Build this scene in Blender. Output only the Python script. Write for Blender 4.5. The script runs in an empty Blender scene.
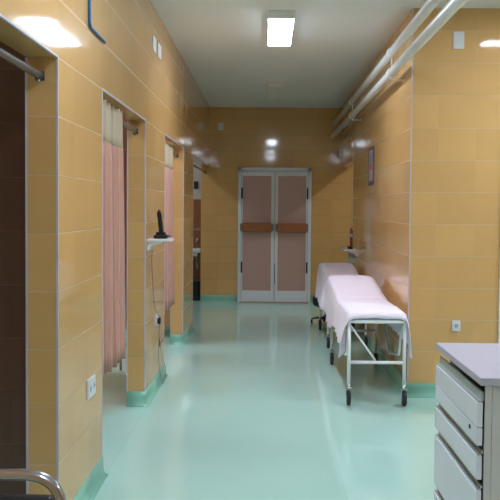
import bpy, bmesh, math, random
from mathutils import Vector, Matrix
random.seed(4)
PI = math.pi

# ------------------------------------------------------------------ camera
sc = bpy.context.scene
col = sc.collection
cam_d = bpy.data.cameras.new('camera'); cam = bpy.data.objects.new('camera', cam_d); col.objects.link(cam)
YAW, PIT, ROLL, EYE = .0209, .0371, .0078, 1.4773
c_, s_ = math.cos(YAW), math.sin(YAW)
R0 = Vector((c_, s_, 0)); F0 = Vector((-s_, c_, 0)); Z0 = Vector((0, 0, 1))
FW = F0*math.cos(PIT) - Z0*math.sin(PIT); U0 = Z0*math.cos(PIT) + F0*math.sin(PIT)
RT = R0*math.cos(ROLL) + U0*math.sin(ROLL); UP = U0*math.cos(ROLL) - R0*math.sin(ROLL)
m = Matrix((RT, UP, -FW)).transposed().to_4x4(); m.translation = Vector((0, 0, EYE))
cam.matrix_world = m
cam_d.sensor_width = 36; cam_d.lens = 57.6; cam_d.shift_y = -12.44/500
cam_d.clip_start = .05
sc.camera = cam

# ------------------------------------------------------------------ world, exposure
w = bpy.data.worlds.new('world'); sc.world = w; w.use_nodes = True
w.node_tree.nodes['Background'].inputs[0].default_value = (.8, .9, 1, 1)
w.node_tree.nodes['Background'].inputs[1].default_value = .1
vs = sc.view_settings
vs.view_transform = 'Standard'; vs.look = 'None'; vs.gamma = 1; vs.use_curve_mapping = False
vs.exposure = 1.82
LAMP = 15.0          # radiance of the fluorescent diffusers

# ------------------------------------------------------------------ dimensions
XL, XR, YR, YB, ZC = -.893, 1.117, 6.282, 12.459, 3.033
XO = -1.03                     # inner face of the left wall
TH, TW, TB = .25, .2975, .11   # tile height, tile width, lowest joint
LZ = 2.11                      # lintel height
Y1, Y2, Y3, Y4, Y5, Y6 = 3.4, 4.326, 5.873, 6.97, 8.553, 9.66
YJ = 10.43                     # jamb of the right opening
CX = -3.2                      # outer wall of the cubicles
def srgb(r, g, b):
    f = lambda v: (v/255/12.92) if v/255 <= .04045 else ((v/255+.055)/1.055)**2.4
    return (f(r), f(g), f(b), 1)

# ------------------------------------------------------------------ materials
class NT:
    def __init__(s, name):
        s.m = bpy.data.materials.new(name); s.m.use_nodes = True
        s.t = s.m.node_tree; s.b = s.t.nodes['Principled BSDF']
    def n(s, typ, **kw):
        x = s.t.nodes.new(typ)
        for k, v in kw.items(): setattr(x, k, v)
        return x
    def l(s, a, b): s.t.links.new(a, b)
    def math(s, op, a, b=None, c=None):
        x = s.n('ShaderNodeMath', operation=op)
        for i, v in enumerate((a, b, c)):
            if v is None: continue
            if isinstance(v, (int, float)): x.inputs[i].default_value = v
            else: s.l(v, x.inputs[i])
        return x.outputs[0]
    def mix(s, f, a, b):
        x = s.n('ShaderNodeMix', data_type='RGBA')
        if isinstance(f, (int, float)): x.inputs[0].default_value = f
        else: s.l(f, x.inputs[0])
        for i, v in ((6, a), (7, b)):
            if isinstance(v, tuple): x.inputs[i].default_value = v
            else: s.l(v, x.inputs[i])
        return x.outputs[2]

def simple(name, col_, rough=.5, metal=0, noise=.06, scale=12, coat=0, bump=0, bscale=60):
    k = NT(name)
    geo = k.n('ShaderNodeNewGeometry')
    no = k.n('ShaderNodeTexNoise'); no.inputs['Scale'].default_value = scale; no.inputs['Detail'].default_value = 3
    k.l(geo.outputs['Position'], no.inputs['Vector'])
    dark = tuple(c*(1-noise) for c in col_[:3]) + (1,)
    lite = tuple(min(1, c*(1+noise)) for c in col_[:3]) + (1,)
    k.l(k.mix(no.outputs['Fac'], dark, lite), k.b.inputs['Base Color'])
    k.b.inputs['Roughness'].default_value = rough; k.b.inputs['Metallic'].default_value = metal
    k.b.inputs['Coat Weight'].default_value = coat
    if bump:
        n2 = k.n('ShaderNodeTexNoise'); n2.inputs['Scale'].default_value = bscale
        k.l(geo.outputs['Position'], n2.inputs['Vector'])
        bp = k.n('ShaderNodeBump'); bp.inputs['Strength'].default_value = bump; bp.inputs['Distance'].default_value = .01
        k.l(n2.outputs['Fac'], bp.inputs['Height']); k.l(bp.outputs[0], k.b.inputs['Normal'])
    return k.m

def tiles(name, axis, off, base, grout, rough=.065, wt=.0022, tilt=.003, z_top=None, top_col=None, vert=True):
    """glazed wall tiles laid in a straight grid in world space; axis = horizontal coordinate"""
    k = NT(name)
    geo = k.n('ShaderNodeNewGeometry'); sep = k.n('ShaderNodeSeparateXYZ'); k.l(geo.outputs['Position'], sep.inputs[0])
    h = sep.outputs[axis]; z = sep.outputs[2]
    u = k.math('DIVIDE', k.math('SUBTRACT', h, off), TW); v = k.math('DIVIDE', k.math('SUBTRACT', z, TB), TH)
    fu = k.math('FRACT', u); fv = k.math('FRACT', v); iu = k.math('FLOOR', u); iv = k.math('FLOOR', v)
    du = k.math('MULTIPLY', k.math('MINIMUM', fu, k.math('SUBTRACT', 1, fu)), TW)
    dv = k.math('MULTIPLY', k.math('MINIMUM', fv, k.math('SUBTRACT', 1, fv)), TH)
    d = k.math('MINIMUM', du, dv) if vert else dv
    if not vert: iu = k.math('MULTIPLY', iu, 0)
    # vertical joints are tighter and fainter than horizontal ones
    ju = k.math('MULTIPLY', k.math('LESS_THAN', du, wt*.6), .38) if vert else 0
    jv = k.math('MULTIPLY', k.math('LESS_THAN', dv, wt), .62)
    j = k.math('MAXIMUM', ju, jv)
    comb = k.n('ShaderNodeCombineXYZ'); k.l(iu, comb.inputs[0]); k.l(iv, comb.inputs[1])
    wn = k.n('ShaderNodeTexWhiteNoise', noise_dimensions='2D'); k.l(comb.outputs[0], wn.inputs['Vector'])
    no = k.n('ShaderNodeTexNoise'); no.inputs['Scale'].default_value = 5; no.inputs['Detail'].default_value = 4
    k.l(geo.outputs['Position'], no.inputs['Vector'])
    a = tuple(c*.9 for c in base[:3]) + (1,); b = tuple(min(1, c*1.08) for c in base[:3]) + (1,)
    f = k.math('ADD', k.math('MULTIPLY', wn.outputs['Value'], .45), k.math('MULTIPLY', no.outputs['Fac'], .55))
    tc = k.mix(f, a, b)
    cc = k.mix(j, tc, grout)
    ro = k.math('ADD', k.math('MULTIPLY', j, .5), rough)
    if z_top is not None:
        up = k.math('GREATER_THAN', z, z_top)
        cc = k.mix(up, cc, top_col)
        ro = k.math('ADD', ro, k.math('MULTIPLY', up, .4))
    k.l(cc, k.b.inputs['Base Color']); k.l(ro, k.b.inputs['Roughness'])
    # each tile lies at a slightly different angle; the glaze is a little wavy
    sc_ = k.n('ShaderNodeSeparateColor'); k.l(wn.outputs['Color'], sc_.inputs[0])
    t1 = k.math('MULTIPLY', k.math('SUBTRACT', sc_.outputs[0], .5), k.math('MULTIPLY', fu, tilt*TW*2)) if vert else 0
    t2 = k.math('MULTIPLY', k.math('SUBTRACT', sc_.outputs[1], .5), k.math('MULTIPLY', fv, tilt*TH*2))
    wv = k.n('ShaderNodeTexNoise'); wv.inputs['Scale'].default_value = 9; wv.inputs['Detail'].default_value = 1
    k.l(geo.outputs['Position'], wv.inputs['Vector'])
    hgt = k.math('ADD', k.math('ADD', t1, t2), k.math('MULTIPLY', wv.outputs['Fac'], .00008))
    hgt = k.math('SUBTRACT', hgt, k.math('MULTIPLY', j, .0006))
    bp = k.n('ShaderNodeBump'); bp.inputs['Strength'].default_value = 1; bp.inputs['Distance'].default_value = 1
    k.l(hgt, bp.inputs['Height']); k.l(bp.outputs[0], k.b.inputs['Normal'])
    return k.m

OCH = srgb(220, 173, 112); GR = srgb(204, 184, 158)
TER = srgb(120, 89, 73); TGR = srgb(120, 82, 62)
M = {}
M['tile_left'] = tiles('ochre_tiles_left', 1, Y1, OCH, GR)
M['tile_side'] = tiles('ochre_tiles_right', 1, YR, OCH, GR)
M['tile_front'] = tiles('ochre_tiles_front', 0, XR+.205, OCH, GR)
M['tile_back'] = tiles('ochre_tiles_back', 0, -.78, OCH, srgb(140, 112, 70))
M['tile_reveal'] = tiles('ochre_tiles_reveal', 0, 0, OCH, GR, vert=False)
M['soffit'] = simple('ochre_glaze_soffit', OCH, .1, noise=.08, scale=5)
M['terra_x'] = tiles('terracotta_tiles_facing', 0, .0, TER, TGR, z_top=2.36, top_col=srgb(214, 210, 200))
M['terra_sink'] = tiles('terracotta_tiles_sink', 0, .0, srgb(158, 106, 80), TGR, z_top=1.61, top_col=srgb(214, 212, 210))
M['terra_y'] = tiles('terracotta_tiles_side', 1, .0, TER, TGR, z_top=2.36, top_col=srgb(214, 210, 200))
M['ceiling'] = simple('ceiling_paint', srgb(232, 232, 230), .55, noise=.03, scale=2, bump=.05, bscale=40)
M['paint'] = simple('white_paint', srgb(224, 222, 214), .5)
M['trim'] = simple('corner_trim_plastic', srgb(196, 188, 200), .5)
M['cove'] = simple('green_cove_vinyl', srgb(144, 200, 178), .18, noise=.05)
M['alu'] = simple('painted_aluminium', srgb(232, 235, 242), .35, noise=.03)
M['door_panel'] = simple('door_panel_board', srgb(198, 160, 148), .4, noise=.12, scale=90)
M['dark'] = simple('dark_metal', srgb(52, 54, 58), .4, metal=.3)
M['black'] = simple('black_plastic', srgb(26, 27, 30), .35)
M['rubber'] = simple('black_rubber', srgb(34, 34, 36), .6)
M['chrome'] = simple('chrome', srgb(210, 212, 216), .12, metal=1, noise=.02)
M['steel'] = simple('dull_steel', srgb(140, 142, 148), .3, metal=1, noise=.03)
M['chair_metal'] = simple('nickel_tube', srgb(176, 172, 178), .2, metal=.85, noise=.02)
M['leg_paint'] = simple('grey_leg_paint', srgb(170, 172, 172), .4)
M['rail_grey'] = simple('rail_end_grey', srgb(120, 124, 126), .4)
M['carcass_shade'] = simple('gap_shade_carcass', srgb(70, 72, 74), .5)  # shade of the gaps between drawers, put into the carcass colour
M['rod'] = simple('worn_rod_metal', srgb(150, 146, 148), .25, metal=.7)
M['white_metal'] = simple('white_enamel', srgb(242, 242, 242), .28, noise=.02, coat=.3)
M['white_plastic'] = simple('white_plastic', srgb(226, 226, 228), .35, noise=.02)
M['pipe'] = simple('white_pipe_paint', srgb(232, 236, 234), .25, noise=.03, coat=.3)
M['blue'] = simple('blue_conduit', srgb(40, 104, 150), .4)
M['sheet'] = simple('pink_white_sheet', srgb(250, 238, 253), .85, noise=.02, bump=.25, bscale=22)
M['mattress'] = simple('grey_vinyl_mattress', srgb(150, 150, 156), .5)
M['laminate'] = simple('grey_lilac_laminate', srgb(186, 180, 194), .42, noise=.04, scale=160)
M['drawer'] = simple('white_drawer_front', srgb(226, 228, 240), .35, noise=.02)
M['carcass'] = simple('grey_beige_carcass', srgb(204, 200, 198), .5, noise=.03)
M['grip'] = simple('aluminium_grip', srgb(170, 178, 176), .4, metal=.3, noise=.03)
M['plug_black'] = M['black']
M['red'] = simple('red_plastic', srgb(150, 34, 30), .35)
M['lcd'] = simple('pale_blue_display', srgb(150, 190, 214), .3)
M['paper'] = simple('white_paper', srgb(176, 166, 180), .7)
M['red_print'] = simple('red_print', srgb(196, 70, 46), .7)
M['pink_print'] = simple('pink_print', srgb(196, 160, 160), .7)
M['blue_print'] = simple('blue_grey_print', srgb(140, 140, 176), .7)
M['frame_dark'] = simple('slate_frame', srgb(84, 76, 80), .5)
M['seatpad'] = simple('black_vinyl_pad', srgb(30, 31, 36), .45)
M['ceramic'] = simple('white_ceramic', srgb(225, 228, 230), .12, coat=.5)
M['net'] = simple('white_curtain_heading', srgb(200, 182, 156), .9, noise=.05, scale=120)

# warm wood
k = NT('stained_wood'); geo = k.n('ShaderNodeNewGeometry'); mp = k.n('ShaderNodeMapping'); mp.inputs['Scale'].default_value = (4, 4, 60)
nz = k.n('ShaderNodeTexNoise'); nz.inputs['Scale'].default_value = 3; nz.inputs['Detail'].default_value = 5
k.l(geo.outputs['Position'], mp.inputs[0]); k.l(mp.outputs[0], nz.inputs['Vector'])
k.l(k.mix(nz.outputs['Fac'], srgb(140, 76, 34), srgb(188, 114, 60)), k.b.inputs['Base Color']); k.b.inputs['Roughness'].default_value = .35
M['wood'] = k.m
# curtain cloth: fine woven pink, plain colour with a faint vertical weave
k = NT('pink_curtain_cloth'); geo = k.n('ShaderNodeNewGeometry'); nz = k.n('ShaderNodeTexNoise')
mp = k.n('ShaderNodeMapping'); mp.inputs['Scale'].default_value = (60, 60, 3)
nz.inputs['Scale'].default_value = 3; k.l(geo.outputs['Position'], mp.inputs[0]); k.l(mp.outputs[0], nz.inputs['Vector'])
k.l(k.mix(nz.outputs['Fac'], srgb(190, 138, 120), srgb(212, 162, 144)), k.b.inputs['Base Color']); k.b.inputs['Roughness'].default_value = .9
k.b.inputs['Sheen Weight'].default_value = .2
M['curtain'] = k.m
# floor: glossy mint vinyl, mottled, with welded seams and gentle waves
k = NT('mint_vinyl_floor'); geo = k.n('ShaderNodeNewGeometry'); sep = k.n('ShaderNodeSeparateXYZ'); k.l(geo.outputs['Position'], sep.inputs[0])
n1 = k.n('ShaderNodeTexNoise'); n1.inputs['Scale'].default_value = .9; n1.inputs['Detail'].default_value = 3; k.l(geo.outputs['Position'], n1.inputs['Vector'])
n2 = k.n('ShaderNodeTexNoise'); n2.inputs['Scale'].default_value = 45; n2.inputs['Detail'].default_value = 3; k.l(geo.outputs['Position'], n2.inputs['Vector'])
f = k.math('ADD', k.math('MULTIPLY', n1.outputs['Fac'], .7), k.math('MULTIPLY', n2.outputs['Fac'], .3))
base = k.mix(f, srgb(178, 220, 208), srgb(198, 234, 224))
fx = k.math('FRACT', k.math('DIVIDE', k.math('ADD', sep.outputs[0], 20.38), 1.3))
dx = k.math('MULTIPLY', k.math('MINIMUM', fx, k.math('SUBTRACT', 1, fx)), 1.3)
seam = k.math('LESS_THAN', dx, .003)
k.l(k.mix(k.math('MULTIPLY', seam, .45), base, srgb(160, 208, 196)), k.b.inputs['Base Color'])
n3 = k.n('ShaderNodeTexNoise'); n3.inputs['Scale'].default_value = 2.0; n3.inputs['Detail'].default_value = 2
mp = k.n('ShaderNodeMapping'); mp.inputs['Scale'].default_value = (3.0, .6, 1); k.l(geo.outputs['Position'], mp.inputs[0]); k.l(mp.outputs[0], n3.inputs['Vector'])
bp = k.n('ShaderNodeBump'); bp.inputs['Strength'].default_value = 1; bp.inputs['Distance'].default_value = .0009
k.l(n3.outputs['Fac'], bp.inputs['Height']); k.l(bp.outputs[0], k.b.inputs['Normal'])
k.l(k.math('ADD', k.math('MULTIPLY', n1.outputs['Fac'], .06), .03), k.b.inputs['Roughness'])
k.b.inputs['Specular IOR Level'].default_value = .75
M['floor'] = k.m
def emit(name, colr, strength):
    k = NT(name); k.b.inputs['Base Color'].default_value = (.8, .8, .8, 1)
    k.b.inputs['Emission Color'].default_value = colr; k.b.inputs['Emission Strength'].default_value = strength
    return k.m
M['lamp'] = emit('lit_diffuser', (.80, .92, 1.1, 1), LAMP)
M['lamp_fill'] = emit('fill_diffuser', (1, .93, .85, 1), LAMP*.22)  # only for the added fill light in the nearest cubicle
M['lamp_mid'] = emit('half_lit_diffuser', (.85, .93, 1, 1), LAMP*.55)
M['diffuser'] = simple('unlit_diffuser', srgb(232, 234, 232), .3)

# ------------------------------------------------------------------ helpers
class MB:
    def __init__(s): s.bm = bmesh.new(); s.mats = []
    def mi(s, mat):
        if mat is None: return 0
        if mat not in s.mats: s.mats.append(mat)
        return s.mats.index(mat)
    def box(s, x0, y0, z0, x1, y1, z1, bev=0, mat=None, seg=2):
        t = bmesh.new(); bmesh.ops.create_cube(t, size=1)
        for v in t.verts: v.co = Vector(((x0+x1)/2+v.co.x*(x1-x0), (y0+y1)/2+v.co.y*(y1-y0), (z0+z1)/2+v.co.z*(z1-z0)))
        if bev: bmesh.ops.bevel(t, geom=t.edges[:], offset=bev, segments=seg, affect='EDGES', profile=.5)
        return s.merge(t, mat)
    def merge(s, t, mat=None, mtx=None):
        if mtx: bmesh.ops.transform(t, matrix=mtx, verts=t.verts)
        i = s.mi(mat)
        for f in t.faces: f.material_index = i
        me = bpy.data.meshes.new('tmp'); t.to_mesh(me); t.free(); s.bm.from_mesh(me); bpy.data.meshes.remove(me)
        return s
    def tube(s, pts, r, n=12, closed=False, mat=None, caps=True):
        pts = [Vector(p) for p in pts]; t = bmesh.new(); rings = []
        N = len(pts); prev = None
        for i, p in enumerate(pts):
            if closed: d = (pts[(i+1) % N]-pts[i-1])
            else: d = pts[min(i+1, N-1)]-pts[max(i-1, 0)]
            d.normalize()
            if prev is None:
                a = Vector((0, 0, 1)) if abs(d.z) < .9 else Vector((1, 0, 0))
                u = d.cross(a).normalized()
            else: u = (prev - d*prev.dot(d)).normalized()
            prev = u; v = d.cross(u)
            rr = r[i] if isinstance(r, (list, tuple)) else r
            rings.append([t.verts.new(p+(u*math.cos(2*PI*k/n)+v*math.sin(2*PI*k/n))*rr) for k in range(n)])
        for i in range(N if closed else N-1):
            a, b = rings[i], rings[(i+1) % N]
            for k in range(n):
                f = t.faces.new((a[k], a[(k+1) % n], b[(k+1) % n], b[k])); f.smooth = True
        if caps and not closed:
            t.faces.new(rings[0][::-1]); t.faces.new(rings[-1])
        bmesh.ops.recalc_face_normals(t, faces=t.faces[:])
        return s.merge(t, mat)
    def lathe(s, prof, loc=(0, 0, 0), axis='z', n=24, mat=None):
        """prof: list of (radius, height)"""
        t = bmesh.new(); rings = []
        for r, h in prof:
            ring = []
            for k in range(n):
                a = 2*PI*k/n; c, d = r*math.cos(a), r*math.sin(a)
                p = {'z': (c, d, h), 'x': (h, c, d), 'y': (c, h, d)}[axis]
                ring.append(t.verts.new(Vector(p)+Vector(loc)))
            rings.append(ring)
        for i in range(len(prof)-1):
            a, b = rings[i], rings[i+1]
            for k in range(n):
                f = t.faces.new((a[k], a[(k+1) % n], b[(k+1) % n], b[k])); f.smooth = True
        t.faces.new(rings[0][::-1]); t.faces.new(rings[-1])
        bmesh.ops.recalc_face_normals(t, faces=t.faces[:])
        return s.merge(t, mat)
    def build(s, name, mat=None, parent=None, smooth=None):
        me = bpy.data.meshes.new(name); s.bm.to_mesh(me); s.bm.free()
        o = bpy.data.objects.new(name, me); col.objects.link(o)
        for x in (s.mats or [mat]): me.materials.append(x)
        if parent is not None:
            o.parent = parent
            o.matrix_parent_inverse = Matrix.Translation(-Vector(parent.location)) if parent.parent is None and parent.type == 'EMPTY' else Matrix()
        return o
def arc(c, r, a0, a1, n, plane='xz'):
    out = []
    for i in range(n+1):
        a = a0+(a1-a0)*i/n; p, q = r*math.cos(a), r*math.sin(a)
        out.append(Vector(c)+Vector({'xz': (p, 0, q), 'yz': (0, p, q), 'xy': (p, q, 0)}[plane]))
    return out
def fillet(pts, r, n=5):
    """round the inner corners of a polyline"""
    pts = [Vector(p) for p in pts]; out = [pts[0]]
    for a, b, c in zip(pts, pts[1:], pts[2:]):
        d1 = (a-b); d2 = (c-b); q = min(r, d1.length*.45, d2.length*.45)
        p1 = b+d1.normalized()*q; p2 = b+d2.normalized()*q
        for i in range(n+1):
            t = i/n; out.append(p1*(1-t)**2+b*2*t*(1-t)+p2*t*t)
    return out+[pts[-1]]
def tag(o, label, cat, group=None, kind=None):
    o['label'] = label; o['category'] = cat
    if group: o['group'] = group
    if kind: o['kind'] = kind
    return o
def empty(name, loc, label, cat, group=None):
    o = bpy.data.objects.new(name, None); col.objects.link(o); o.location = loc; o.empty_display_size = .1
    return tag(o, label, cat, group)
def struct(o, label=None):
    o['kind'] = 'structure'
    if label: o['label'] = label
    return o
def copy_thing(root, loc):
    bpy.context.view_layer.update()
    def rec(o, par):
        c = o.copy(); col.objects.link(c)
        if par is not None: c.parent = par
        for ch in [x for x in bpy.data.objects if x.parent == o]: rec(ch, c)
        return c
    r = rec(root, None); r.location = loc
    return r

# ------------------------------------------------------------------ structure
b = MB(); b.box(CX-.1, -2.5, -.1, 4.6, 13.3, 0); struct(b.build('floor', M['floor']))
b = MB(); b.box(CX-.1, -2.5, ZC, 4.6, 13.3, ZC+.1); struct(b.build('ceiling', M['ceiling']))

def wall(name, boxes, mats):
    """boxes with materials chosen by face direction: mats = (for x faces, for y faces, for z faces)"""
    bm = MB()
    for bx in boxes: bm.box(*bx)
    for mt in mats: bm.mi(mt)
    bm.bm.normal_update()
    for f in bm.bm.faces:
        n = f.normal; f.material_index = 0 if abs(n.x) > .5 else (1 if abs(n.y) > .5 else 2)
    return struct(bm.build(name))
# left wall of the corridor: piers + lintel (inner faces of piers are the same glaze)
bx = [(XO, a, 0, XL, c, LZ) for a, c in ((-2.4, 1.9), (Y1, Y2), (Y3, Y4), (Y5, Y6))]
bx += [(XO, -2.4, LZ, XL, YB, ZC)]
wall('wall_left', bx, (M['tile_left'], M['tile_reveal'], M['soffit']))
wall('wall_back', [(XO, YB, 0, 3.3, YB+.14, ZC)], (M['tile_reveal'], M['tile_back'], M['tile_back']))
wall('wall_right', [(XR, YR, 0, XR+.14, YJ, ZC), (XR, YJ, 2.1, XR+.14, YB, ZC)], (M['tile_side'], M['tile_reveal'], M['soffit']))
wall('wall_front', [(XR+.14, YR, 0, 1.82, YR+.12, ZC), (1.82, YR, 2.11, 2.72, YR+.12, ZC), (2.72, YR, 0, 4.5, YR+.12, ZC)],
     (M['tile_reveal'], M['tile_front'], M['tile_front']))
# the short return of wall_right towards the camera shares the front tiling
wall('wall_corner', [(XR+.0005, YR-.003, 0, XR+.14, YR-.0001, ZC)], (M['tile_side'], M['tile_front'], M['tile_front']))
wall('wall_passage', [(3.2, YR+.12, 0, 3.3, YB, ZC)], (M['tile_side'], M['tile_back'], M['tile_back']))
wall('wall_east', [(4.5, -2.4, 0, 4.6, YR+.12, ZC)], (M['tile_side'], M['tile_back'], M['tile_back']))
wall('wall_south', [(XO, -2.5, 0, 4.6, -2.4, ZC)], (M['tile_side'], M['tile_back'], M['tile_back']))
wall('wall_cubicles', [(CX-.1, 0, 0, CX, 13.1, ZC)], (M['terra_y'], M['terra_x'], M['terra_x']))
wall('wall_cubicle_front', [(CX, 3.7, 0, XO, 3.84, ZC)], (M['terra_y'], M['terra_x'], M['terra_x']))
wall('wall_cubicle_middle', [(CX, 9.03, 0, XO, 9.17, ZC)], (M['tile_left'], M['tile_back'], M['tile_back']))
wall('wall_cubicle_near', [(CX, 0, 0, XO, .1, ZC)], (M['terra_y'], M['terra_x'], M['terra_x']))
wall('wall_sink', [(CX, 13.0, 0, XO, 13.1, ZC)], (M['terra_sink'], M['terra_sink'], M['terra_sink']))

# corner trims around the openings
n = 0
def trim(boxes):
    global n; n += 1
    b = MB()
    for q in boxes: b.box(*q)
    struct(b.build('trim_%d' % n, M['trim']))
t = .004
def opening_trim(ya, yb, far=True, near=True):
    q = []
    if far:
        q += [(XL-.008, yb-.001, TB, XL+.002, yb+.006, LZ), (XO-.002, yb-.001, TB, XO+.008, yb+.005, LZ)]
    if near: q += [(XL-.008, ya-.006, TB, XL+.002, ya+.001, LZ)]
    q += [(XL-.008, ya, LZ-.002, XL+.002, yb, LZ+.007)]
    trim(q)
opening_trim(1.9, Y1); opening_trim(Y2, Y3); opening_trim(Y4, Y5); opening_trim(Y6, YB, far=False)
trim([(XR-.002, YR-.006, TB, XR+.006, YR+.004, ZC)])
trim([(XR-.002, YJ-.004, TB, XR+.006, YJ+.002, 2.1)])

# coved skirting, sage vinyl: profile swept along each run
def cove(name, pts):
    """pts: plan polyline with the room on the LEFT of the walking direction"""
    prof = [(.0, TB), (.004, TB), (.005, .07), (.007, .04), (.011, .02), (.018, .008), (.030, .001), (.030, .0), (0, 0)]
    P = [Vector((x, y, 0)) for x, y in pts]; t = bmesh.new(); rings = []
    for i, p in enumerate(P):
        ds = []
        if i > 0: ds.append((P[i]-P[i-1]).normalized())
        if i < len(P)-1: ds.append((P[i+1]-P[i]).normalized())
        ns = [Vector((-d.y, d.x, 0)) for d in ds]
        nn = sum(ns, Vector()); nn = nn/(nn.length**2/len(ns)) if len(ns) == 2 else nn
        rings.append([t.verts.new(p+nn*a+Vector((0, 0, z))) for a, z in prof])
    for a, c in zip(rings, rings[1:]):
        for k in range(len(prof)-1):
            f = t.faces.new((a[k], a[k+1], c[k+1], c[k])); f.smooth = k < 7
    t.faces.new(rings[0]); t.faces.new(rings[-1][::-1])
    bmesh.ops.recalc_face_normals(t, faces=t.faces[:])
    b = MB(); b.merge(t); return struct(b.build(name, M['cove']))
def pier(name, ya, yb): cove(name, [(XO, yb), (XL, yb), (XL, ya), (XO, ya), (XO, yb)][::-1][:5])
# walking directions chosen so that the room lies on the left
cove('baseboard_left_near', [(XO, 1.9), (XL, 1.9), (XL, -2.4)][::1][::-1][::-1])
for nm, ya, yb in (('a', Y1, Y2), ('b', Y3, Y4), ('c', Y5, Y6)):
    cove({'a': 'baseboard_left', 'b': 'baseboard_left_middle', 'c': 'baseboard_left_far'}[nm], [(XO, yb), (XL, yb), (XL, ya), (XO, ya)])
cove('baseboard_back', [(-.45, YB), (XO, YB)]); cove('baseboard_back_right', [(3.2, YB), (.688, YB)])
cove('baseboard_right', [(1.82, YR-.003), (XR, YR-.003), (XR, YJ), (XR+.14, YJ)][::-1][::-1])
cove('baseboard_cubicle', [(XO, 9.03), (CX, 9.03)]); cove('baseboard_cubicle_front', [(XO, 3.7), (CX, 3.7)])
cove('baseboard_cubicles', [(CX, 9.03), (CX, 3.84)])

# the white frame of the side doorway beside the front wall
b = MB()
b.box(1.82, YR-.02, 0, 1.88, YR+.14, 2.11); b.box(2.66, YR-.02, 0, 2.72, YR+.14, 2.11); b.box(1.82, YR-.02, 2.05, 2.72, YR+.14, 2.11)
b.box(1.88, YR+.04, 0.005, 2.66, YR+.08, 2.05)
struct(b.build('door_2', M['alu']))

# ------------------------------------------------------------------ double door at the end of the corridor
dr = bpy.data.objects.new('door_1', None); col.objects.link(dr); dr.location = (.12, YB, 0); dr['kind'] = 'structure'
D0, D1, DH = -.448, .686, 2.105
b = MB()
b.box(D0, YB-.03, 0, D0+.05, YB-.001, DH, .003); b.box(D1-.05, YB-.03, 0, D1, YB-.001, DH, .003); b.box(D0, YB-.03, DH-.055, D1, YB-.001, DH, .003)
b.build('door_frame', M['alu'], dr)
b = MB(); b.box(D0+.03, YB-.06, 0.001, D1-.03, YB-.031, .022); o = b.build('threshold', simple('pinkish_threshold', srgb(190, 160, 154), .4), dr)
mid = .121
for (xa, xb, pa, pb) in ((D0+.057, mid-.004, -.375, .066), (mid+.004, D1-.057, .172, .604)):
    b = MB(); ya, yb = YB-.05, YB-.008
    b.box(xa, ya, .014, pa, yb, DH-.063, .002); b.box(pb, ya, .014, xb, yb, DH-.063, .002)
    b.box(pa, ya, 1.975, pb, yb, DH-.063, .002); b.box(pa, ya, .014, pb, yb, .192, .002)
    lf = b.build('door_leaf', M['alu'], dr)
    b = MB(); b.box(pa, ya+.012, .192, pb, yb-.01, 1.975); b.build('panel', M['door_panel'], lf)
    b = MB()
    b.box(pa-.01, ya-.07, 1.105, pb+.01, ya-.022, 1.245, .006); b.build('push_rail', M['wood'], lf)
    for x0, x1 in ((pa-.038, pa-.01), (pb+.01, pb+.036)):
        b = MB(); b.box(x0, ya-.055, 1.12, x1, ya-.001, 1.232, .004)
        b.build('rail_bracket', M['rail_grey'], lf)
    hx = xa-.006 if pa < 0 else xb-.012
    for z0 in (.47, 1.62):
        b = MB(); b.tube([(hx+.008, ya-.006, z0), (hx+.008, ya-.006, z0+.17)], .013, 10); b.build('hinge', M['dark'], lf)
    if pa > 0:
        b = MB(); b.box(xa+.008, ya-.008, .93, xa+.042, ya-.0005, 1.07, .003)
        b.lathe([(.013, 0), (.013, .01), (.009, .014)], (xa+.025, ya-.022, .965), 'y', 14); b.build('lock_plate', M['alu'], lf)
        b = MB(); b.box(xa-.003, ya-.004, .3, xa+.006, ya-.0005, .62); b.build('bolt_slot', M['dark'], lf)

# ------------------------------------------------------------------ ceiling lights, some of them added as unseen fill
def ceiling_light(x0, y0, x1, y1, lit, label):
    o = empty('ceiling_light', ((x0+x1)/2, (y0+y1)/2, ZC), label, 'ceiling light', 'fluorescent ceiling fixtures')
    z = ZC-.065
    b = MB(); b.box(x0-.005, y0-.02, z+.004, x1+.005, y1+.02, ZC-.001, .003)
    b.build('housing', M['diffuser'], o)
    for ya, yb in ((y0-.02, y0-.0005), (y1+.0005, y1+.02)):
        b = MB(); b.box(x0-.005, ya, z+.001, x1+.005, yb, z+.0039); b.build('end_cap', M['diffuser'], o)
    b = MB(); b.box(x0, y0, z, x1, y1, z+.0039); b.build('diffuser', {1: M['lamp'], 2: M['lamp_fill'], 3: M['lamp_mid'], 0: M['diffuser']}[lit], o)
ceiling_light(.0, 6.38, .2, 7.42, 1, 'lit ceiling light in view over the middle of the corridor')
ceiling_light(.0, 9.98, .21, 10.95, 0, 'switched off ceiling light near the far double door')
ceiling_light(.0, 2.85, .2, 3.9, 1, 'lit ceiling light over the near end of the corridor, above the frame')
ceiling_light(.0, -.65, .2, .4, 1, 'added unseen light over the camera, brightening the fronts that face it')  # added out of view to light the chair and drawer fronts
ceiling_light(1.93, 5.15, 2.95, 5.36, 1, 'lit ceiling light across the side bay over the grey worktop')
ceiling_light(3.4, 1.4, 3.6, 2.4, 1, 'added unseen fill light in the bay beyond the grey worktop')  # added room fill, set where the front wall does not mirror it
ceiling_light(2.2, 10.5, 2.4, 11.6, 3, 'lit ceiling light in the passage behind the right wall')
ceiling_light(-2.2, 7.7, -2.0, 8.7, 1, 'lit ceiling light in the curtained cubicle on the left')
ceiling_light(-2.2, 4.6, -2.0, 5.6, 3, 'added unseen light brightening the cubicle behind the large pink curtain')  # added so that the brown partition panel is lit; no fixture seen here
ceiling_light(-2.2, 10.6, -2.0, 11.6, 3, 'added unseen light brightening the wash basin cubicle at the far left')  # unseen, added to lift the white wall above the basin
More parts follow.
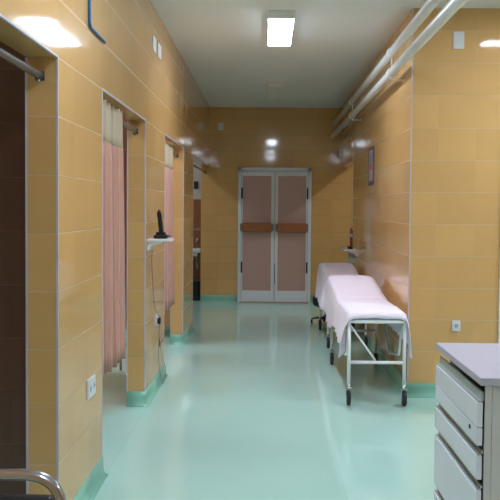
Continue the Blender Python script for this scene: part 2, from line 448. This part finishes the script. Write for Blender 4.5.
ceiling_light(-2.2, 1.6, -2.0, 2.6, 2, 'added unseen dim light brightening the dark cubicle nearest the camera')  # hidden weak fill, added to keep this cubicle from going black

# ------------------------------------------------------------------ pipes along the right wall
def pipe_run(z, x, label, clamps):
    o = empty('water_pipe', (x, YB, z), label, 'pipe', 'white ceiling pipes')
    b = MB(); b.tube([(x, -1.5, z), (x, 4, z), (x, 8, z), (x, YB-.001, z)], .035, 20); b.build('pipe', M['pipe'], o)
    for y in clamps:
        b = MB(); b.tube([(x+.0385*math.cos(a), y, z+.0385*math.sin(a)) for a in [2*PI*i/24 for i in range(24)]], .0035, 8, closed=True)
        b.build('clamp_ring', M['white_metal'], o)
    return o
CL = (3.6, 6.62, 9.62)
pipe_run(2.755, 1.01, 'upper of the two white pipes along the right wall under the ceiling', CL)
low = pipe_run(2.59, 1.01, 'lower of the two white pipes along the right wall under the ceiling', CL)
for y in CL[1:]:
    b = MB(); b.tube([(1.01, y, 2.7125), (1.01, y, 2.632)], .006, 8); b.build('link_rod', M['white_metal'], low)
    b = MB(); b.tube(fillet([(1.01, y, 2.548), (1.01, y, 2.535), (XR-.006, y, 2.535)], .01), .006, 8); b.build('bracket_arm', M['white_metal'], low)
    b = MB(); b.lathe([(.02, 0), (.018, .006)], (XR-.0065, y, 2.535), 'x', 14); b.build('bracket_foot', M['white_metal'], low)

# ------------------------------------------------------------------ cover plates
def plate_x(y0, y1, z0, z1, label):
    b = MB(); b.box(XL+.0005, y0, z0, XL+.012, y1, z1, .003)
    for z in (z0+.018, z1-.018): b.lathe([(.004, 0), (.003, .002)], (XL+.0121, (y0+y1)/2, z), 'x', 10)
    tag(b.build('cover_plate', M['white_plastic']), label, 'cover plate', 'blank white wall plates')
plate_x(6.17, 6.335, 2.685, 2.80, 'nearer of two white plates high on the left wall')
plate_x(6.45, 6.63, 2.685, 2.80, 'farther of two white plates high on the left wall')
def plate_y(x0, x1, z0, z1, y, label):
    b = MB(); b.box(x0, y-.012, z0, x1, y-.0005, z1, .003)
    for z in (z0+.018, z1-.018): b.lathe([(.003, 0), (.004, .002)], ((x0+x1)/2, y-.0142, z), 'y', 10)
    tag(b.build('cover_plate', M['white_plastic']), label, 'cover plate', 'blank white wall plates')
plate_y(1.43, 1.515, 2.72, 2.852, YR, 'white plate high on the right tiled wall facing the camera')
plate_y(-.77, -.68, 2.68, 2.79, YB, 'white plate high on the far wall left of the double door')
b = MB(); b.box(XR-.035, 12.17, 2.25, XR-.0005, 12.3, 2.37, .004); q = b.build('junction_box', M['alu'])
tag(q, 'small grey box high on the right wall beside the far corner', 'junction box')
b = MB(); b.box(XR-.04, 12.185, 2.265, XR-.0352, 12.285, 2.355, .002); b.build('box_lid', M['steel'], q)

# ------------------------------------------------------------------ wall sockets
def socket(name, c, axis, w, h, holes, label):
    """flat plate with round wells; axis = outward direction"""
    o = empty(name, c, label, 'socket', 'white wall sockets')
    b = MB(); cx, cy, cz = c
    if axis == 'x': b.box(cx+.0005, cy-w/2, cz-h/2, cx+.012, cy+w/2, cz+h/2, .003)
    else: b.box(cx-w/2, cy-.012, cz-h/2, cx+w/2, cy-.0005, cz+h/2, .003)
    b.build('plate', M['white_plastic'], o)
    for d in holes:
        b = MB()
        if axis == 'x':
            b.lathe([(.016, 0), (.016, .002), (.014, .002), (.013, .0012)], (cx+.0121, cy+d, cz), 'x', 20)
        else:
            b.lathe([(.013, .0018), (.014, .001), (.016, .001), (.016, .003)], (cx+d, cy-.0151, cz), 'y', 20)
        q = b.build('socket_well', simple('socket_grey', srgb(178, 184, 190), .4), o)
        for e in (-.009, .009):
            b = MB()
            if axis == 'x': b.lathe([(.003, 0), (.003, .001)], (cx+.0152, cy+d+e, cz), 'x', 8)
            else: b.lathe([(.003, 0), (.003, .001)], (cx+d+e, cy-.0162, cz), 'y', 8)
            b.build('pin_hole', M['black'], q)
socket('wall_socket', (XL, 4.026, .560), 'x', .165, .098, (-.042, .042), 'double white socket low on the nearest left pier')
socket('wall_socket', (XL, 6.45, .555), 'x', .15, .098, (-.037, .037), 'white socket with a black adapter on the left pier below the phone shelf')
socket('wall_socket', (1.491, YR, .566), 'y', .064, .084, (0,), 'white socket low on the right tiled wall behind the worktop')

# ------------------------------------------------------------------ blue conduit, high on the left wall
b = MB(); x = XL+.009
b.tube(fillet([(x, 3.976, ZC-.002), (x, 3.976, 2.372), (x, 4.34, 2.366)], .02), .008, 10)
q = b.build('cable_conduit', M['blue']); tag(q, 'blue bent conduit coming down from the ceiling on the left wall', 'conduit')

# ------------------------------------------------------------------ left shelf, phone and its cord
def shelf(name, x0, x1, y0, y1, z, wallx, label):
    o = empty(name, (wallx, (y0+y1)/2, z), label, 'shelf', 'small white wall shelves')
    b = MB(); b.box(x0, y0, z-.02, x1, y1, z, .004); b.build('shelf_board', M['white_metal'], o)
    s = 1 if wallx < 0 else -1
    for y in (y0+.04, y1-.04):
        b = MB(); t = bmesh.new()
        P = [(wallx+s*.001, z-.021), (wallx+s*.11, z-.021), (wallx+s*.10, z-.032), (wallx+s*.03, z-.055), (wallx+s*.018, z-.085), (wallx+s*.001, z-.09)]
        lo = [t.verts.new((px, y-.008, pz)) for px, pz in P]; hi = [t.verts.new((px, y+.008, pz)) for px, pz in P]
        t.faces.new(lo); t.faces.new(hi[::-1])
        for i in range(6): t.faces.new((lo[i], hi[i], hi[(i+1) % 6], lo[(i+1) % 6]))
        bmesh.ops.recalc_face_normals(t, faces=t.faces[:]); b.merge(t); b.build('bracket', M['white_metal'], o)
    return o
shelf('wall_shelf', XL+.001, XL+.18, 5.92, 6.14, 1.24, XL, 'small white shelf on the left pier with a black phone on it')
ph = empty('cordless_phone', (-.80, 6.03, 1.2405), 'black cordless phone upright in its cradle on the left white shelf', 'phone')
b = MB(); b.box(-.85, 5.975, 1.241, -.745, 6.085, 1.27, .01); b.box(-.835, 5.995, 1.266, -.765, 6.075, 1.29, .008); b.build('cradle', M['black'], ph)
b = MB(); t = bmesh.new(); bmesh.ops.create_cube(t, size=1)
bmesh.ops.transform(t, matrix=Matrix.Diagonal((.03, .052, .172, 1)), verts=t.verts)
bmesh.ops.bevel(t, geom=t.edges[:], offset=.009, segments=3, affect='EDGES')
b.merge(t, None, Matrix.Translation((-.806, 6.03, 1.365)) @ Matrix.Rotation(math.radians(-6), 4, 'Y')); hs = b.build('handset', M['black'], ph)
b = MB(); b.tube([(-.8145, 6.048, 1.44), (-.8155, 6.048, 1.456)], .009, 10); b.build('antenna', M['black'], hs)
b = MB(); b.box(-.790, 6.016, 1.375, -.7885, 6.044, 1.40); b.build('display', M['steel'], hs)
b = MB(); b.tube([(-.75, 6.0, 1.262), (-.715, 5.99, 1.262)], .005, 8); b.build('plug_lead', M['steel'], ph)
cd = MB()
P = [(-.86, 6.10, 1.243), (-.882, 6.15, 1.22), (-.884, 6.16, 1.14), (-.885, 6.155, 1.02), (-.885, 6.24, .8), (-.885, 6.33, .68), (-.872, 6.40, .615), (-.862, 6.43, .59)]
def smooth_path(P, k=6):
    P = [Vector(p) for p in P]; out = []
    for i in range(len(P)-1):
        p0, p1, p2, p3 = P[max(i-1, 0)], P[i], P[i+1], P[min(i+2, len(P)-1)]
        for j in range(k):
            t = j/k
            out.append(.5*((2*p1)+(p2-p0)*t+(2*p0-5*p1+4*p2-p3)*t*t+(3*p1-p0-3*p2+p3)*t**3))
    return out+[P[-1]]
cd.tube(smooth_path(P), .0018, 6)
P = [(-.86, 6.43, .54), (-.872, 6.47, .45), (-.875, 6.50, .38), (-.868, 6.42, .36), (-.87, 6.55, .40), (-.865, 6.62, .37), (-.872, 6.52, .33),
     (-.868, 6.50, .39), (-.87, 6.57, .3), (-.87, 6.74, .17), (-.865, 6.86, .09), (-.862, 6.80, .03), (-.858, 6.70, .008), (-.858, 6.6, .012), (-.862, 6.56, .06), (-.876, 6.54, .15), (-.878, 6.50, .30), (-.872, 6.52, .36)]
cd.tube(smooth_path(P), .0018, 6)
q = cd.build('phone_cord', M['dark']); tag(q, 'thin tangled dark cord hanging from the phone shelf past the socket to the floor', 'cord')
b = MB(); b.box(-.8755, 6.405, .535, -.850, 6.445, .585, .006); b.build('power_adapter', M['black'], q)

# ------------------------------------------------------------------ right shelf and phone
shelf('wall_shelf', XR-.17, XR-.001, 9.85, 10.3, .975, XR, 'small white shelf on the right wall above the far trolley')
b = MB(); b.box(XR-.10, 9.985, .80, XR-.012, 9.995, .9545, .001); b.box(XR-.014, 9.96, .78, XR-.0015, 10.02, .9545, .001)
b.build('support_plate', simple('pale_grey_plate', srgb(186, 190, 172), .4), bpy.data.objects['wall_shelf.001'])
ph = empty('telephone', (1.05, 9.98, .9755), 'dark red phone standing upright on the right white shelf', 'phone')
b = MB(); b.box(1.01, 9.93, .976, 1.07, 10.05, 1.01, .008); b.build('cradle', M['black'], ph)
b = MB(); b.box(1.035, 9.955, 1.008, 1.068, 10.0, 1.215, .008); hs = b.build('handset', M['red'], ph)
b = MB(); b.box(1.038, 9.9515, 1.125, 1.065, 9.9555, 1.165, .001); b.build('display', M['lcd'], hs)
b = MB(); b.tube([(1.05, 9.975, 1.212), (1.05, 9.975, 1.24)], .008, 10); b.build('antenna', M['black'], hs)
b = MB(); b.box(.965, 9.95, .976, 1.0, 10.2, .995, .004)
tag(b.build('notepad', M['white_plastic']), 'small white pad lying on the right shelf beside the phone', 'notepad')

# ------------------------------------------------------------------ framed notice on the right wall
fr = empty('framed_notice', (XR, 8.63, 1.93), 'dark framed notice with a red mark hanging on the right wall', 'notice')
b = MB(); y0, y1, z0, z1 = 8.42, 8.80, 1.73, 2.135; xf = XR-.011
b.box(xf, y0, z0, XR-.0005, y0+.03, z1, .003); b.box(xf, y1-.03, z0, XR-.0005, y1, z1, .003)
b.box(xf, y0+.03, z0, XR-.0005, y1-.03, z0+.045, .003); b.box(xf, y0+.03, z1-.03, XR-.0005, y1-.03, z1, .003)
b.build('frame', M['frame_dark'], fr)
b = MB(); b.box(XR-.008, y0+.03, z0+.045, XR-.004, y1-.03, z1-.03); sh = b.build('sheet', M['paper'], fr)
b = MB(); b.box(XR-.0090, y0+.10, 1.895, XR-.0082, y1-.12, 1.955); b.build('red_mark', M['red_print'], sh)
b = MB(); b.box(XR-.0090, y0+.08, 1.80, XR-.0082, y1-.09, 1.885); b.build('pink_field', M['pink_print'], sh)
b = MB(); b.box(XR-.0090, y0+.06, 1.97, XR-.0082, y1-.07, 2.075); b.build('blue_field', M['blue_print'], sh)

# ------------------------------------------------------------------ curtain rods and curtains
def rod(ya, yb, label):
    x, z = -.968, 2.03
    o = empty('curtain_rod', (x, yb, z), label, 'curtain rod', 'curtain rods in the left doorways')
    b = MB(); b.tube([(x, ya+.005, z), (x, yb-.006, z)], .0165, 16); b.build('rod_tube', M['rod'], o)
    for y, s in ((yb, -1), (ya, 1)):
        if y == ya and ya < 2: pass
        b = MB(); b.box(x-.02, min(y, y+s*.006), z-.02, x+.02, max(y, y+s*.006), z+.02, .002)
        b.lathe([(.019, min(y, y+s*.03)), (.019, max(y, y+s*.03))], (x, 0, z), 'y', 16)
        f = b.build('wall_flange', M['dark'], o)
        b = MB(); b.lathe([(.006, 0), (.009, .004), (.006, .008)], (x, y+s*.03-.004, z-.024), 'y', 12); b.build('screw', M['chrome'], f)
rod(1.9, Y1, 'chrome curtain rod across the nearest left doorway')
rod(Y2, Y3, 'curtain rod holding the large pink curtain in the second doorway')
rod(Y4, Y5, 'curtain rod holding the narrow pink curtain in the third doorway')
rod(Y6, YB, 'bare curtain rod in the farthest left doorway beside the far wall')
def curtain(ya, yb, zb, nf, amp, seed, label, step=0):
    """pleated cloth gathered on the rod: a pale plain heading above pink cloth"""
    rnd = random.Random(seed); NY = nf*14; x0 = -.965
    ph_ = [rnd.uniform(-.5, .5) for _ in range(40)]
    def prof(t, z):
        a = t*nf*2*PI; q = ph_[int(t*nf) % 40]
        s = math.sin(a+.5*math.sin(a*.5+q))
        g = .75+.25*(2.03-z)/1.5
        return x0+amp*g*(s*abs(s)**-.25 if abs(s) > 1e-3 else 0)+.006*math.sin(a*.37+z*2), ya+(yb-ya)*t+.012*math.sin(a*2+q)*(1 if 0 < t < 1 else 0)
    def sheet_mesh(za, zb_, nz):
        t = bmesh.new(); g = []
        for i in range(NY+1):
            tt = i/NY; row = []
            for j in range(nz+1):
                zz = za+(zb_(tt)-za)*j/nz; px, py = prof(tt, zz)
                row.append(t.verts.new((px, py, zz)))
            g.append(row)
        for i in range(NY):
            for j in range(nz):
                f = t.faces.new((g[i][j], g[i+1][j], g[i+1][j+1], g[i][j+1])); f.smooth = True
        b = MB(); b.merge(t); return b
    o = empty('hospital_curtain', (x0, (ya+yb)/2, 2.03), label, 'curtain', 'pink curtains in the left doorways')
    hz = lambda t: 1.85
    a = sheet_mesh(2.085, hz, 4).build('curtain_heading', M['net'], o)
    c = sheet_mesh(1.85, lambda t: zb+step*(1 if t < .35 else 0), 12).build('curtain_cloth', M['curtain'], o)
    for q in (a, c):
        mo = q.modifiers.new('thick', 'SOLIDIFY'); mo.thickness = .003
    return o
curtain(4.38, 5.2, .50, 6, .055, 3, 'large pink curtain bunched in the second left doorway', .02)
curtain(7.02, 8.08, .50, 9, .036, 8, 'narrow view of a pink curtain in the third left doorway')

# ------------------------------------------------------------------ partition screen on legs inside the cubicle
sn = empty('partition_screen', (-2.0, 7.16, 0), 'brown partition panel on grey metal legs inside the curtained cubicle', 'partition')
b = MB(); b.box(-3.1, 7.15, .375, -1.1, 7.18, 2.3, .004); b.build('screen_panel', simple('brown_partition', srgb(176, 108, 68), .5), sn)
for x in (-3.05, -1.31):
    b = MB(); b.tube([(x, 7.165, .001), (x, 7.165, .374)], .013, 12); b.build('leg', M['leg_paint'], sn)
b = MB()
b.tube(smooth_path([(-1.54, 8.96, .006), (-1.505, 8.6, .006), (-1.46, 7.6, .006), (-1.428, 6.83, .006), (-1.40, 6.2, .006), (-1.45, 5.6, .006)]), .007, 8)
tag(b.build('floor_cable', M['black']), 'black cable running across the cubicle floor below the curtain', 'cable')

# ------------------------------------------------------------------ sink corner seen through the last left doorway
o = empty('wash_basin', (-1.3, 13.0, .83), 'white wash basin seen through the farthest left doorway', 'sink')
b = MB(); b.box(-1.56, 12.56, .76, -1.04, 12.999, .83, .02, seg=3); b.box(-1.5, 12.62, .70, -1.1, 12.97, .78, .03, seg=3); b.build('basin', M['ceramic'], o)
b = MB(); b.tube(smooth_path([(-1.13, 12.999, .96), (-1.13, 12.93, .97), (-1.13, 12.84, .965), (-1.13, 12.82, .93)]), .012, 10)
b.lathe([(.025, 0), (.02, .012)], (-1.13, 12.987, .96), 'y', 16); b.build('tap', M['chrome'], o)
b = MB(); b.tube(smooth_path([(-1.13, 12.8, .705), (-1.13, 12.8, .55), (-1.12, 12.86, .5), (-1.12, 12.95, .55), (-1.12, 12.999, .56)]), .017, 10); b.build('drain_pipe', M['steel'], o)
b = MB(); b.lathe([(.09, .001), (.105, .02), (.12, .30), (.125, .31), (.12, .315), (.10, .32)], (-1.12, 12.7, 0), 'z', 24)
q = b.build('waste_bin', M['black']); tag(q, 'black bin on the floor under the wash basin', 'bin')
b = MB(); b.tube([(-1.09, 12.999, 1.12), (-1.09, 12.93, 1.12), (-1.09, 12.92, 1.15)], .008, 8); b.tube([(-1.17, 12.999, 1.12), (-1.17, 12.93, 1.12), (-1.17, 12.92, 1.15)], .008, 8); b.box(-1.2, 12.99, 1.1, -1.06, 12.9995, 1.14, .002)
tag(b.build('hook_rail', M['chrome']), 'chrome hook rail above the wash basin', 'hook')
b = MB(); b.box(-1.19, 12.965, 1.78, -1.12, 12.9995, 1.9, .004)
tag(b.build('soap_dispenser', M['dark']), 'small dark dispenser on the white wall above the wash basin', 'dispenser')

# ------------------------------------------------------------------ hospital trolleys
def wheel(parent, x, y):
    b = MB(); R = .058
    prof = [(R-.016, -.014), (R-.004, -.013), (R, -.006), (R, .006), (R-.004, .013), (R-.016, .014)]
    b.lathe([(.012, -.015)]+prof+[(.012, .015)], (x, y, R+.001), 'x', 28); wl = b.build('caster_wheel', M['rubber'], parent)
    b = MB(); b.lathe([(.022, -.0165), (.022, .0165)], (x, y, R+.001), 'x', 20); b.build('hub', M['steel'], wl)
    b = MB()
    b.box(x-.021, y-.012, R-.008, x-.0175, y+.018, .132, .001); b.box(x+.0175, y-.012, R-.008, x+.021, y+.018, .132, .001)
    b.box(x-.021, y-.012, .128, x+.021, y+.022, .136, .002); b.lathe([(.016, .134), (.014, .152)], (x, y+.012, 0), 'z', 16); b.build('caster_fork', M['chrome'], wl)
def trolley(yf, yr, top, head, label, sheet_label, yend, hem, dx=0):
    """yf/yr: post positions, frame from yf-.1 to yend"""
    xa, xb = .625+dx, 1.04+dx*.5
    o = empty('hospital_trolley', ((xa+xb)/2, (yf+yr)/2, 0), label, 'trolley', 'white hospital trolleys along the right wall')
    zr = .635
    ya, yb = yf-.015, yend
    loop = []
    r = .05
    for cx, cy, a0 in ((xb-r, yb-r, 0), (xa+r, yb-r, PI/2), (xa+r, ya+r, PI), (xb-r, ya+r, 1.5*PI)):
        loop += arc((cx, cy, zr), r, a0, a0+PI/2, 5, 'xy')
    b = MB(); b.tube(loop, .0145, 12, closed=True); b.build('top_frame', M['white_metal'], o)
    for x in (xa, xb):
        for y in (yf, yr):
            b = MB(); b.tube([(x, y, .150), (x, y, zr-.005)], .0135, 12); b.build('leg', M['white_metal'], o)
            wheel(o, x, y-.012)
    for y in (yf, yr):
        b = MB(); b.tube([(xa+.013, y, .325), (xb-.013, y, .325)], .013, 12); b.build('crossbar', M['white_metal'], o)
    b = MB(); b.tube([(xa+.012, yf+.01, .60), (xa+.20, yf+.01, .337)], .008, 10); b.build('brace', M['white_metal'], o)
    b = MB(); b.tube([(xa+.02, yr-.01, .60), (xa+.2, yr-.01, .337)], .008, 10); b.build('brace', M['white_metal'], o)
    for x, s in ((xa, 1), (xb, -1)):
        xx = x+s*.004
        b = MB(); b.tube(fillet([(xx, yf+1.28, .625), (xx, yf+.70, .27), (xx, yf+.22, .34), (xx, yf+.10, .625)], .05), .009, 10)
        b.build('side_guard', M['white_metal'], o)
    # mattress with raised head
    def ztop(y):
        if y < head: return top+ .004*math.sin((y-ya)*5)
        t = min(1, (y-head)/(yend-.06-head)); return top+.004+.105*(t*t*(3-2*t)*.5+.5*t)
    def ring_section(y, zt, x0, x1, zb):
        P = []
        n_ = 5; rr = .022
        for i in range(n_+1): a = PI-(PI/2)*i/n_; P.append((x0+rr+rr*math.cos(a), zt-rr+rr*math.sin(a)))
        for i in range(1, 7): P.append((x0+rr+(x1-x0-2*rr)*i/7, zt+.006*math.sin(PI*i/7)))
        for i in range(n_+1): a = PI/2-(PI/2)*i/n_; P.append((x1-rr+rr*math.cos(a), zt-rr+rr*math.sin(a)))
        return P
    t = bmesh.new(); rows = []
    ys = [ya-.008+(yb-ya+.01)*i/44 for i in range(45)]
    for i, y in enumerate(ys):
        e = min(1, (y-ya+.008)/.05); zt = (.655+(ztop(y)-.655)*math.sqrt(max(.0, 1-(1-e)**2)))-.005
        P = ring_section(y, zt, xa+.012, xb-.012, zr)
        zb_ = min(.652, zt-.006) if y < head else zt-.07
        P = [(P[0][0], zb_)]+P+[(P[-1][0], zb_)]
        P = [(px, max(pz, zb_)) for px, pz in P]
        rows.append([t.verts.new((px, y, pz)) for px, pz in P])
    for a, c in zip(rows, rows[1:]):
        N = len(a)
        for k in range(N): f = t.faces.new((a[k], a[(k+1) % N], c[(k+1) % N], c[k])); f.smooth = True
    t.faces.new(rows[0]); t.faces.new(rows[-1][::-1]); bmesh.ops.recalc_face_normals(t, faces=t.faces[:])
    b = MB(); b.merge(t); b.build('mattress', M['mattress'], o)
    for x in (xa+.06, xb-.06):
        b = MB(); b.tube([(x, yr-.1, .64), (x, yend-.1, ztop(yend)-.085)], .008, 8)
        b.build('backrest_strut', M['white_metal'], o)
    # sheet
    t = bmesh.new(); rows = []; NS = 16; NY = 150
    rnd = random.Random(int(yf*10))
    for i in range(NY+1):
        u = i/NY; y = ya-.016+(yb-ya+.03)*u
        e = min(1, (y-ya+.016)/.06); zt = .655+(ztop(y)+.006-.655)*math.sqrt(max(0, 1-(1-e)**2))
        zt += .004*math.exp(-((y-(yf+.42))/.02)**2)-.003*math.exp(-((y-(yf+.46))/.02)**2)
        fold = math.exp(-((y-ya)/.35)**2)           # the bunched near corner
        hl = hem(u, y-ya)
        P = []
        for side in (0, 1):
            Q = []
            x0 = xa+.004 if side == 0 else xb-.004; sg = -1 if side == 0 else 1
            h = hl[side]
            for k in range(NS):
                v = k/(NS-1)                       # 0 at hem, 1 at edge
                z = h+(zt-.014-h)*v; dpt = 1-v
                wv = (.010+.022*fold)*math.sin(y*31+1.3*math.sin(y*7)+side*2)*dpt**.7+.006*math.sin(y*67+side)*dpt
                lim = .062 if side == 0 else .06
                off = .020+.028*dpt**.6+.012*fold*dpt+wv*(.5 if side else 1)
                Q.append((x0+sg*max(.018 if dpt > .03 else .012, min(off, lim+.02*fold*(1-side)))*min(1, .55+dpt*2), z))
            P.append(Q)
        x0, x1 = xa, xb
        top_ = []
        for k in range(1, 12):
            f = k/12; edge = .006*(max(0, abs(f-.5)-.36)/.14)**2
            top_.append((x0-.008+(x1-x0+.016)*f, zt-edge+.006*math.sin(PI*f)+.003*math.sin(f*17+y*9)*math.sin(y*13+f*5)))
        full = P[0]+top_+P[1][::-1]
        rows.append([t.verts.new((px, y, pz)) for px, pz in full])
    for a, c in zip(rows, rows[1:]):
        for k in range(len(a)-1): f = t.faces.new((a[k], c[k], c[k+1], a[k+1])); f.smooth = True
    bmesh.ops.recalc_face_normals(t, faces=t.faces[:])
    b = MB(); b.merge(t); s = b.build('bed_sheet', M['sheet'])
    mo = s.modifiers.new('thick', 'SOLIDIFY'); mo.thickness = .003; mo.offset = 1
    tag(s, sheet_label, 'sheet', 'sheets on the trolleys')
    return o
def hem1(u, d):
    c = math.exp(-(max(0, d-.03)/.10)**2)
    l = .475-.115*c-.01*math.sin(d*6)-.08*math.exp(-((d-1.35)/.35)**2)
    r = .45-.09*c
    return (l, r)
def hem2(u, d): return (.385+.02*math.sin(d*7), .42)
trolley(5.985, 7.55, .695, 6.95, 'white wheeled trolley nearest the camera along the right wall', 'pale pink sheet on the nearer trolley, hanging to a point at its corner', 7.95, hem1)
trolley(8.45, 9.72, .685, 8.9, 'white wheeled trolley farther away, behind the nearer one', 'pale pink sheet on the farther trolley beside the shelf', 9.9, hem2, .035)

# ------------------------------------------------------------------ black stool behind the trolleys
cx, cy = .77, 10.22
o = empty('castor_stool', (cx, cy, 0), 'low black stool on a star base beyond the far trolley', 'stool')
b = MB(); b.lathe([(.10, .215), (.16, .235), (.178, .27), (.178, .32), (.165, .35), (.12, .362)], (cx, cy, 0), 'z', 30); b.build('seat', M['seatpad'], o)
b = MB(); b.tube([(cx, cy, .07), (cx, cy, .22)], .022, 14); b.build('column', M['dark'], o)
b = MB(); b.lathe([(.04, .06), (.045, .09), (.03, .105)], (cx, cy, 0), 'z', 18); hub = b.build('base_hub', M['black'], o)
for i in range(5):
    a = 2*PI*i/5+2.9; dx, dy = math.cos(a), math.sin(a)
    b = MB(); b.tube([(cx+dx*.03, cy+dy*.03, .08), (cx+dx*.12, cy+dy*.12, .075), (cx+dx*.19, cy+dy*.19, .058)], [.016, .013, .010], 10)
    ar = b.build('base_arm', M['black'], o)
    b = MB(); t = bmesh.new()
    b.lathe([(.01, -.012), (.023, -.011), (.024, 0), (.023, .011), (.01, .012)], (cx+dx*.19, cy+dy*.19, .025), 'x', 16); b.build('caster', M['rubber'], ar)

# ------------------------------------------------------------------ drawer cabinet and worktop
X0, YN, YF = .735, 2.765, 3.45
o = empty('drawer_cabinet', (1.2, 3.1, 0), 'grey cabinet with white drawers under the worktop, front right', 'cabinet')
b = MB(); b.box(X0+.06, YN+.006, .06, 1.85, YF, .871, .001); b.build('carcass', M['carcass_shade'], o)
b = MB(); b.box(X0+.026, YN, .012, X0+.050, YN+.0055, .871); b.box(X0+.0515, YN, .012, 1.85, YN+.0055, .871); b.build('side_panel', M['carcass'], o)
b = MB(); b.box(X0+.06, YN+.03, .001, 1.82, YF-.02, .06); b.build('plinth', M['dark'], o)
rows_ = [(.722, .808, 0), (.657, .718, 1), (.537, .622, 0), (.29, .50, 0), (.075, .253, 0)]
for z0, z1, lock in rows_:
    b = MB(); b.box(X0, YN+.002, z0, X0+.02, YF+.002, z1, .003); d = b.build('drawer', M['drawer'], o)
    if (z0, z1) != rows_[1][:2]:
        b = MB(); t = bmesh.new()
        b.box(X0+.004, YN+.006, z1+.0005, X0+.0185, YF, z1+.006)
        b.box(X0+.017, YN+.006, z1+.006, X0+.024, YF, z1+(.016 if z1 < .8 else .036)); b.build('grip_profile', M['grip'], d)
    if lock:
        b = MB(); b.lathe([(.0085, 0), (.0085, .003)], (X0-.003, 2.86, .70), 'x', 16); b.build('lock', M['dark'], d)
b = MB(); b.box(.738, 2.742, .8725, 1.9, 3.467, .90, .004, seg=3)
tag(b.build('worktop', M['laminate']), 'grey lilac laminate worktop lying on the drawer cabinet', 'worktop')

# ------------------------------------------------------------------ chrome chair, near left
o = empty('tube_chair', (-.65, 1.9, 0), 'chrome tube chair with dark backrest, cut by the bottom left corner', 'chair')
zt, xr_, xl_ = .897, -.438, -.862
def hoop(y): return fillet([(xr_, y+.02, .02), (xr_+.001, y, .45), (xr_, y, zt), (xl_, y, zt), (xl_, y, .45), (xl_, y+.02, .02)], .085, 8)
b = MB(); b.tube(hoop(1.7), .0125, 16); b.build('back_frame', M['chair_metal'], o)
b = MB(); b.box(xl_+.02, 1.695, .56, xr_-.02, 1.725, .848, .01, seg=3); b.build('backrest', M['seatpad'], o)
b = MB(); b.box(xl_+.015, 1.72, .44, xr_-.015, 2.12, .485, .015, seg=3); b.build('seat', M['seatpad'], o)
for x in (xl_, xr_):
    b = MB(); b.tube(fillet([(x, 1.7, .43), (x, 2.12, .43), (x, 2.14, .013)], .06), .0125, 12); b.build('leg', M['chrome'], o)
